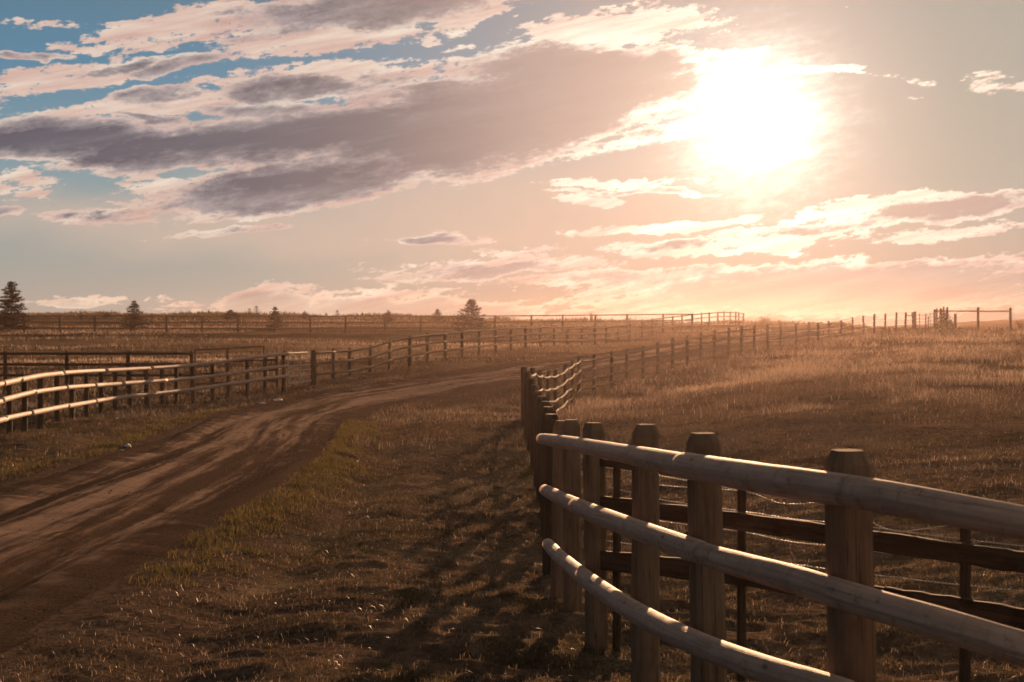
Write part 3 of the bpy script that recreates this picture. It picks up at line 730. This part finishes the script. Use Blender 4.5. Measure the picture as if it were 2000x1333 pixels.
# hilltop: net fence, overgrown corner posts, high rail
def hilltop():
    P = []; hs = []
    for x, yt, r, d_ in ((1797,612,.03,107),(1808,613,.04,108),(1813.5,618,.035,105),(1818,612,.02,109)):
        t = at(x, yt, d_); z = H(t[0], t[1]); P.append((t[0], t[1], z)); hs.append(t[2]-z)
    e0 = at(1785, 612, 107.5); e1 = at(1826, 608, 107)
    f = empty('net_fence', P[0], 'short sagging wire net fence on thin stakes at the hilltop', 'fence')
    for p, h, r in zip(P, hs, (.03, .045, .04, .022)):
        V, Fc, UV = post_mesh(p, h, r, (random.uniform(-.08, .08), 0), 0, 0, 8, False); mesh_obj('stake', V, Fc, M['far_wood'], f, UV)
    for k in range(5):
        c = [e0-[0, 0, .0+k*.27], np.array([(e0[0]+P[1][0])/2, P[1][1], (e0[2]+e1[2])/2-.12-k*.25]), np.array([P[1][0], P[1][1], P[1][2]+hs[1]-.02-k*.25]), e1-[0, 0, k*.26]]
        V, Fc, UV = tube(catmull(c, 5), .010, 4); mesh_obj('wire', V, Fc, M['wire'], f, UV)
    b = at(1840, 650, 106.5)
    f = empty('corner_posts', (b[0], b[1], H(b[0], b[1])), 'cluster of stout corner posts overgrown with twiggy creeper on the hilltop', 'fence corner')
    for x, yt, r, d_ in ((1825.5,604.5,.085,107),(1830,602,.06,108),(1837.5,602.5,.10,106.5),(1843,599,.07,107.5),(1850,600,.085,106),(1866,613,.10,107)):
        t = at(x, yt, d_); z = H(t[0], t[1])
        V, Fc, UV = post_mesh((t[0], t[1], z), t[2]-z, r, (0, 0), .3, .5, 10, False); mesh_obj('post', V, Fc, M['far_wood'], f, UV)
    for py in (608, 622, 636):
        V, Fc, UV = tube([at(1825, py, 107), at(1851, py-.5, 106)], .05, 6); mesh_obj('rail', V, Fc, M['far_wood'], f, UV)
    n = 1500; px = rng.normal(1845, 12, n); hh = rng.random(n)**1.3
    base = at(1845, 640, 106); X = base[0]+(px-1845)/2780*106; Y = base[1]+rng.normal(0, .35, n)
    Zb = height(X, Y); Z = Zb + hh*1.55*np.exp(-((px-1846)/15)**2)
    o = blades('creeper', X-base[0]*0, Y, Z, np.full(n, .11), np.full(n, .06), rng.random(n), M['vine'], 1.2)
    o.parent = f; o.location = tuple(-np.array(f['_o']))
    a = at(1851, 608, 106); P = []; hs = []
    for x, yt in ((1910.5, 600.5), (1973.5, 601.5)):
        t = at(x, yt, 106); z = H(t[0], t[1]); P.append((t[0], t[1], z)); hs.append(t[2]-z)
    f = empty('rail_fence', P[0], 'two tall posts carrying one high rail against the sky at far right', 'fence')
    for p, h in zip(P, hs):
        V, Fc, UV = post_mesh(p, h, .095, (0, 0), .3, .3, 10, False); mesh_obj('post', V, Fc, M['dark_wood'], f, UV)
    for p, q in ((a, at(1910, 608.3, 105.9)), (at(1910, 608.3, 105.9), at(1974, 608.3, 105.9))):
        V, Fc, UV = tube([p, q], .045, 8); mesh_obj('rail', V, Fc, M['far_wood'], f, UV)
hilltop()

# ---------------------------------------------------------------- trees and shrubs
def frond(tri, tone, p, dirv, L, w, n):
    for _ in range(n):
        t = random.random()**.6; c = p + dirv*L*t
        s_ = w*(1-.6*t); q = c + np.array([random.gauss(0, s_), random.gauss(0, s_), random.gauss(0, s_*.5)-.03*L])
        a = np.array([random.gauss(0, 1), random.gauss(0, 1), random.gauss(0, .6)]); a /= np.linalg.norm(a)+1e-6
        b = np.cross(a, [random.gauss(0, 1) for _ in range(3)]); b /= np.linalg.norm(b)+1e-6
        sz = w*random.uniform(.45, .9)*(1-.3*t)
        tri += [q-b*sz*.35, q+b*sz*.35, q+a*sz*1.5+dirv*sz*.6]; tone.append(random.random())
def tri_obj(name, tri, tone, material, par):
    n = len(tri)//3; V = np.array(tri)-np.array(par['_o'])
    me = bpy.data.meshes.new(name); me.from_pydata(V.tolist(), [], [(3*i, 3*i+1, 3*i+2) for i in range(n)])
    a = me.attributes.new('tone', 'FLOAT', 'POINT'); a.data.foreach_set('value', np.repeat(tone, 3).astype(np.float32))
    me.materials.append(material); o = bpy.data.objects.new(name, me); col.objects.link(o); o.parent = par; return o
def spruce(px, ptop, pbase, d_, wpx, label, dens=1.0, thin=False):
    t = at(px, ptop, d_); x, y = t[0], t[1]; z = H(x, y); Ht = t[2]-z; W = wpx*1.3/F*d_/2
    o = empty('spruce_tree', (x, y, z), label, 'tree', 'spruce trees beyond the far fence')
    B = np.array([x, y, z]); V, Fc, UV = tube([B-[0, 0, .1], B+[.02, 0, Ht*.5], B+[0, 0, Ht*.98]], [Ht*.022, Ht*.013, .015], 7)
    mesh_obj('trunk', V, Fc, M['bark'], o, UV)
    tri, tone = [], []; lv = int(9+Ht*2.0); az0 = random.random()*6
    for i in range(lv):
        f = (i+random.random()*.6)/lv; zz = Ht*(.06+.92*f); L = W*(1-f)**.9*(1.05 if f > .05 else .8)+.05*W
        nb = max(4, int((9 if not thin else 5)*(1-f*.5)))
        for k in range(nb):
            a = az0 + k*2*math.pi/nb + random.uniform(-.35, .35); l = L*random.uniform(.62, 1.18)
            dv = np.array([math.cos(a), math.sin(a), random.uniform(-.16, .20)+.18*f]); frond(tri, tone, B+[0, 0, zz], dv, l, max(.055, W*.085), int((75 if not thin else 40)*dens*(.5+l/W)))
    for _ in range(10): frond(tri, tone, B+[0, 0, Ht*.9], np.array([0, 0, 1.0]), Ht*.12, .03, 2)
    tri_obj('crown', tri, tone, M['needle'], o)
for a in [(22,548,645,124,66,'largest dark spruce at the left edge beyond the far fence',1.3,False),(262,587,645,124,44,'bushy medium spruce right of the largest spruce',1.2,False),
          (450,606,645,160,34,'squat dark spruce on the skyline left of two thin ones',1,False),(487,602,640,170,20,'small thin spruce left one of the close pair on the skyline',.8,True),
          (501,597,640,168,22,'taller thin spire spruce of the close pair on the skyline',.8,True),(537,599,645,124,36,'scraggy narrow spruce right of the thin pair',1,False),
          (595,608,640,170,18,'tiny spruce on the skyline alone over the middle of the far fence',.8,False),(659,606,640,172,18,'tiny bare-looking spruce right of the lone tiny one',.8,True),
          (758,606,645,150,22,'small cone-shaped spruce on the skyline left of centre',1,False),(855,603,645,160,22,'small slim spruce just left of the tall central spruce',1,False),
          (921,583,645,124,56,'tall ragged spruce near the centre of the skyline',1.0,False)]:
    spruce(*a)
def shrub(px, ptop, d_, wpx, label, twigs=True, pale=False, name='shrub'):
    t = at(px, ptop, d_); x, y = t[0], t[1]; z = H(x, y); Ht = max(.4, t[2]-z); W = wpx/F*d_/2
    o = empty(name, (x, y, z), label, 'shrub', 'shrubs on the skyline'); B = np.array([x, y, z])
    tw = []; tri, tone = [], []
    for k in range(26):
        a = random.random()*6.28; e = np.array([math.cos(a)*W*random.random(), math.sin(a)*W*random.random(), Ht*random.uniform(.5, 1)])
        tw.append(tube([B, B+e*[.35, .35, .5], B+e], [.02, .014, .006], 4)); frond(tri, tone, B+e*.35, e*.7/np.linalg.norm(e), np.linalg.norm(e), W*.13, 16 if not pale else 5)
    V, Fc, UV = join(tw); mesh_obj('twigs', V, Fc, M['bark'], o, UV); tri_obj('foliage', tri, tone, M['scrub'], o)
for a in [(159,603,150,16,'small upright dark shrub on the skyline between the two left spruces'),(205,607,160,40,'wide low shrub left of the bushy medium spruce'),(296,611,150,8,'tiny shrub just right of the bushy medium spruce'),
          (468,612,165,26,'low round shrub right of the squat spruce'),(408,605,190,8,'faint thin bare bush left of the squat spruce',True,True),(637,611,190,12,'tiny bush between two tiny skyline spruces',True,True),
          (885,615,170,20,'low bush at the left foot of the tall central spruce'),(1155,606,190,14,'faint bare bush standing on the skyline right of centre',True,True),(1228,620,150,34,'low round bush where the far fence meets the hill'),
          (980,621,190,60,'long low bush right of the tall central spruce'),(1492,617,160,44,'rounded bush on the skyline under the sun'),(1640,628,170,40,'low flat bush on the skyline behind the bare posts'),
          (1993,622,130,26,'dark low bush on the skyline at the right edge')]:
    shrub(*a)

# ---------------------------------------------------------------- pale stones by the road
def stone(px, py, size, label, flat=.5):
    x, y, z = hit(px, py); import bmesh
    bm = bmesh.new(); bmesh.ops.create_icosphere(bm, subdivisions=2, radius=1)
    for v in bm.verts:
        n_ = .75+.5*random.random(); v.co = v.co*n_; v.co.x *= size; v.co.y *= size*.6; v.co.z = v.co.z*size*flat
    me = bpy.data.meshes.new('stone'); bm.to_mesh(me); bm.free(); me.materials.append(M['stone'])
    o = bpy.data.objects.new('stone', me); col.objects.link(o); o.location = (x, y, z+size*flat*.35); o.rotation_euler[2] = random.random()*3
    tag(o, label, 'stone', 'pale stones beside the road')
stone(250,874,.085,'pale grey stone at the left verge of the dirt road, nearest the camera')
stone(238,881,.035,'tiny pale chip just left of the nearest verge stone')
stone(541,783,.17,'flat pale stone in the verge below the galvanised gate',.25)
stone(512,789,.12,'grey stone left of the flat pale one below the gate',.3)
stone(228,821,.05,'small white stone in the grass under the sunlit log fence')
stone(1370,1172,.10,'dull half-buried stone on the dirt behind the nearest fence posts',.35)

# ---------------------------------------------------------------- gravel
def gravel(n=26000):
    r = np.exp(rng.uniform(math.log(5), math.log(45), n)); a = np.radians(rng.uniform(-24, 8, n)); X = r*np.sin(a); Y = r*np.cos(a)
    rd = np.full(n, 9.0); rd = road_dist(X, Y); k = (rd < 1.5) & (rng.random(n) < np.where(rd < .8, .35, 1)); X, Y, r, rd = X[k], Y[k], r[k], rd[k]; n = len(X)
    Z = height(X, Y) + np.where(rd < .8, .02, 0.0)
    sz = (.003+.012*rng.random(n)**4)*np.clip(r/14, 1, 2)
    o6 = np.array([(1, 0, 0), (0, 1, 0), (-1, 0, 0), (0, -1, 0), (0, 0, .7), (0, 0, -.5)])
    V = (np.stack([X, Y, Z], -1)[:, None, :] + o6[None]*sz[:, None, None]*(.7+.6*rng.random((n, 6, 1)))).reshape(-1, 3)
    f0 = np.array([(0, 1, 4), (1, 2, 4), (2, 3, 4), (3, 0, 4), (1, 0, 5), (2, 1, 5), (3, 2, 5), (0, 3, 5)])
    Fc = (f0[None]+np.arange(n)[:, None, None]*6).reshape(-1, 3)
    me = bpy.data.meshes.new('gravel'); me.from_pydata(V.tolist(), [], Fc.tolist()); me.materials.append(M['gravel'])
    o = bpy.data.objects.new('gravel', me); col.objects.link(o); tag(o, 'loose gravel and clods strewn over the dirt road and its edges', 'gravel', kind='stuff')
gravel()
# ---------------------------------------------------------------- grass
def scatter(n, a0, a1, r0, r1, bias=1.0):
    a = np.radians(rng.uniform(a0, a1, n)); r = np.exp(rng.uniform(math.log(r0), math.log(r1), n))
    return r*np.sin(a), r*np.cos(a)
def inroad(X, Y):
    rd = np.full(len(X), 9.0); k = (Y > -32) & (Y < 195) & (X > -15) & (X < 65); rd[k] = road_dist(X[k], Y[k]); return rd
FX = np.interp
def fence_x(Y):   # x of the right-hand fence line at a given depth
    return np.interp(Y, [3.5,4.5,5.8,7.25,8.7,10,11,14,32,38,41,46,49,52,56,61,67,73,84,95,107], [1.6,1.1,.81,.68,.52,.43,.36,.3,.28,.9,1.3,1.9,2.3,3,4.5,7,10,12.5,17.5,22.8,30])
# short rough turf in the foreground, verge and paddock
X, Y = scatter(620000, -25, 25, 3.2, 60)
rd = inroad(X, Y); cl = fbm(X*1.3, Y*2.6, 4); cl2 = fbm(X*.3+50, Y*.45, 3)
keep = (rd > 1.02) & (rng.random(len(X)) < np.clip(.60+cl*1.7+cl2*.9, .10, 1))
left_dirt = (Y < 12) & (X < -1.5); keep &= ~(left_dirt & (rng.random(len(X)) < .55))
X, Y, cl, cl2 = X[keep], Y[keep], cl[keep], cl2[keep]; r = np.hypot(X, Y)
hh = (.012+.034*rng.random(len(X))**3+np.clip(cl, 0, 1)*.018)*(1+np.clip((r-8)/20, 0, 1)*1.6)
tone = np.clip(.30+.5*(rng.random(len(X))-.5)+cl2*.4+(rng.random(len(X)) < .05)*.5, 0, 1)
o = blades('grass', X, Y, height(X, Y), hh, np.maximum(.0024, r*.00040), tone, M['grass'], 1.8); tag(o, 'short rough brown-green turf covering the foreground and verges', 'grass', kind='stuff')
# long bent dry stalks lying in the foreground
X, Y = scatter(22000, -24, 24, 3.3, 26); rd = inroad(X, Y); k = (rd > 1.1); X, Y = X[k], Y[k]; r = np.hypot(X, Y)
o = blades('straw', X, Y, height(X, Y)+.004, .012+.03*rng.random(len(X)), np.maximum(.0016, r*.0003), .4+.6*rng.random(len(X)), M['straw'], 2.2); tag(o, 'scattered pale straw stalks lying on the foreground dirt', 'straw', kind='stuff')
# greener tufts along the road's right edge
xs, ys = [], []
for _ in range(230):
    y = random.uniform(11, 34); x0 = FX(y, RP[:, 1][:200], RP[:, 0][:200]) + FX(y, [10, 20, 40], [1.75, 1.8, 1.9]) + abs(random.gauss(0.08, .32)); w = .05+.1*random.random()
    c = random.randint(25, 90); xs.append(rng.normal(x0, w, c)); ys.append(rng.normal(y, w*1.3, c))
for _ in range(120):
    y = random.uniform(14, 40); x0 = FX(y, RP[:, 1][:200], RP[:, 0][:200]) - 2.0 - abs(random.gauss(0.1, .5)); c = random.randint(40, 90); xs.append(rng.normal(x0, .1, c)); ys.append(rng.normal(y, .12, c))
X = np.concatenate(xs); Y = np.concatenate(ys); k = inroad(X, Y) > .93; X, Y = X[k], Y[k]; r = np.hypot(X, Y)
o = blades('verge_grass', X, Y, height(X, Y), .03+.06*rng.random(len(X)), np.maximum(.003, r*.0004), rng.random(len(X)), M['green'], 1.1); tag(o, 'green grass tufts fringing the edges of the dirt road', 'grass', kind='stuff')
# tall dry grass: right field, and roadside beyond
X, Y = scatter(330000, -3, 27, 17, 125); fx = fence_x(Y); cl = fbm(X*.5, Y*.5, 4); cl2 = fbm(X*.12+9, Y*.12, 3)
edge = np.clip((np.hypot(X, Y)-28+fbm(X*.25, Y*.3, 3)*10)/9, 0, 1)
keep = (inroad(X, Y) > 1.15) & (X > fx+.15) & (rng.random(len(X)) < (.12+.88*edge)*np.clip(.5+cl*1.9, .04, 1))
X, Y, cl, cl2, edge = X[keep], Y[keep], cl[keep], cl2[keep], edge[keep]; r = np.hypot(X, Y)
hh = (.05+edge*(.08+.18*rng.random(len(X))**1.5))*(1+cl*.9); tone = np.clip(.38+.6*(rng.random(len(X))-.5)+cl2*.9+cl*.4+(rng.random(len(X)) < .06)*.6, 0, 1)
o = blades('tall_grass', X, Y, height(X, Y), hh, np.maximum(.005, r*.00042), tone, M['field'], 1.1); tag(o, 'tall dry tan grass filling the field on the right', 'grass', kind='stuff')
# pasture behind the left fences and around the road ahead
X, Y = scatter(230000, -26, 14, 26, 240); cl = fbm(X*.06, Y*.2, 4); cl2 = fbm(X*.5, Y*.5, 3)
keep = (inroad(X, Y) > 1.15) & (X < fence_x(Y)-.1) & (rng.random(len(X)) < np.clip(.5+cl*1.6+cl2*.5, .05, 1)*np.clip((np.hypot(X, Y)-26+cl2*14)/22, 0, 1))
X, Y, cl = X[keep], Y[keep], cl[keep]; r = np.hypot(X, Y)
hh = (.04+.09*rng.random(len(X)))*(1+np.clip(r/120, 0, .8)); tone = np.clip(.35+.5*(rng.random(len(X))-.5)+cl*.9, 0, 1)
o = blades('pasture_grass', X, Y, height(X, Y), hh, np.maximum(.005, r*.00038), tone, M['field'], .7); tag(o, 'dry pasture grass on the left and around the road ahead', 'grass', kind='stuff')
# scrub along the ridge beyond the far fence
X = rng.uniform(-95, 45, 60000); Y = rng.uniform(145, 212, 60000); cl = fbm(X*.10, Y*.06, 4)
k = (rng.random(len(X)) < np.clip(.15+cl*2.2, 0, 1)); X, Y, cl = X[k], Y[k], cl[k]
o = blades('scrub', X, Y, height(X, Y), (.2+.7*rng.random(len(X)))*np.clip(.5+cl, .3, 1.2), np.full(len(X), .10), rng.random(len(X)), M['scrub'], .7); tag(o, 'low dark scrub along the ridge beyond the far fence', 'scrub', kind='stuff')

# ---------------------------------------------------------------- haze
def haze():
    x0, x1, y0, y1, z0, z1 = -308, 308, -308, 308, -12, 6.2
    V = [(x, y, z) for z in (z0, z1) for y in (y0, y1) for x in (x0, x1)]
    Fc = [(0, 2, 3, 1), (4, 5, 7, 6), (0, 1, 5, 4), (2, 6, 7, 3), (0, 4, 6, 2), (1, 3, 7, 5)]
    mt = bpy.data.materials.new('evening_haze'); mt.use_nodes = True; nt = mt.node_tree; nt.nodes.clear()
    v = nt.nodes.new('ShaderNodeVolumePrincipled'); v.inputs['Color'].default_value = (.97, .71, .63, 1)
    v.inputs['Density'].default_value = .00016; v.inputs['Anisotropy'].default_value = .80
    o_ = nt.nodes.new('ShaderNodeOutputMaterial'); nt.links.new(v.outputs[0], o_.inputs['Volume'])
    me = bpy.data.meshes.new('haze'); me.from_pydata(V, [], Fc); me.materials.append(mt)
    o = bpy.data.objects.new('haze', me); col.objects.link(o); tag(o, 'warm evening haze glowing towards the low sun', 'haze', kind='stuff')
haze()
for o in ROOTS:
    if '_o' in o: del o['_o']
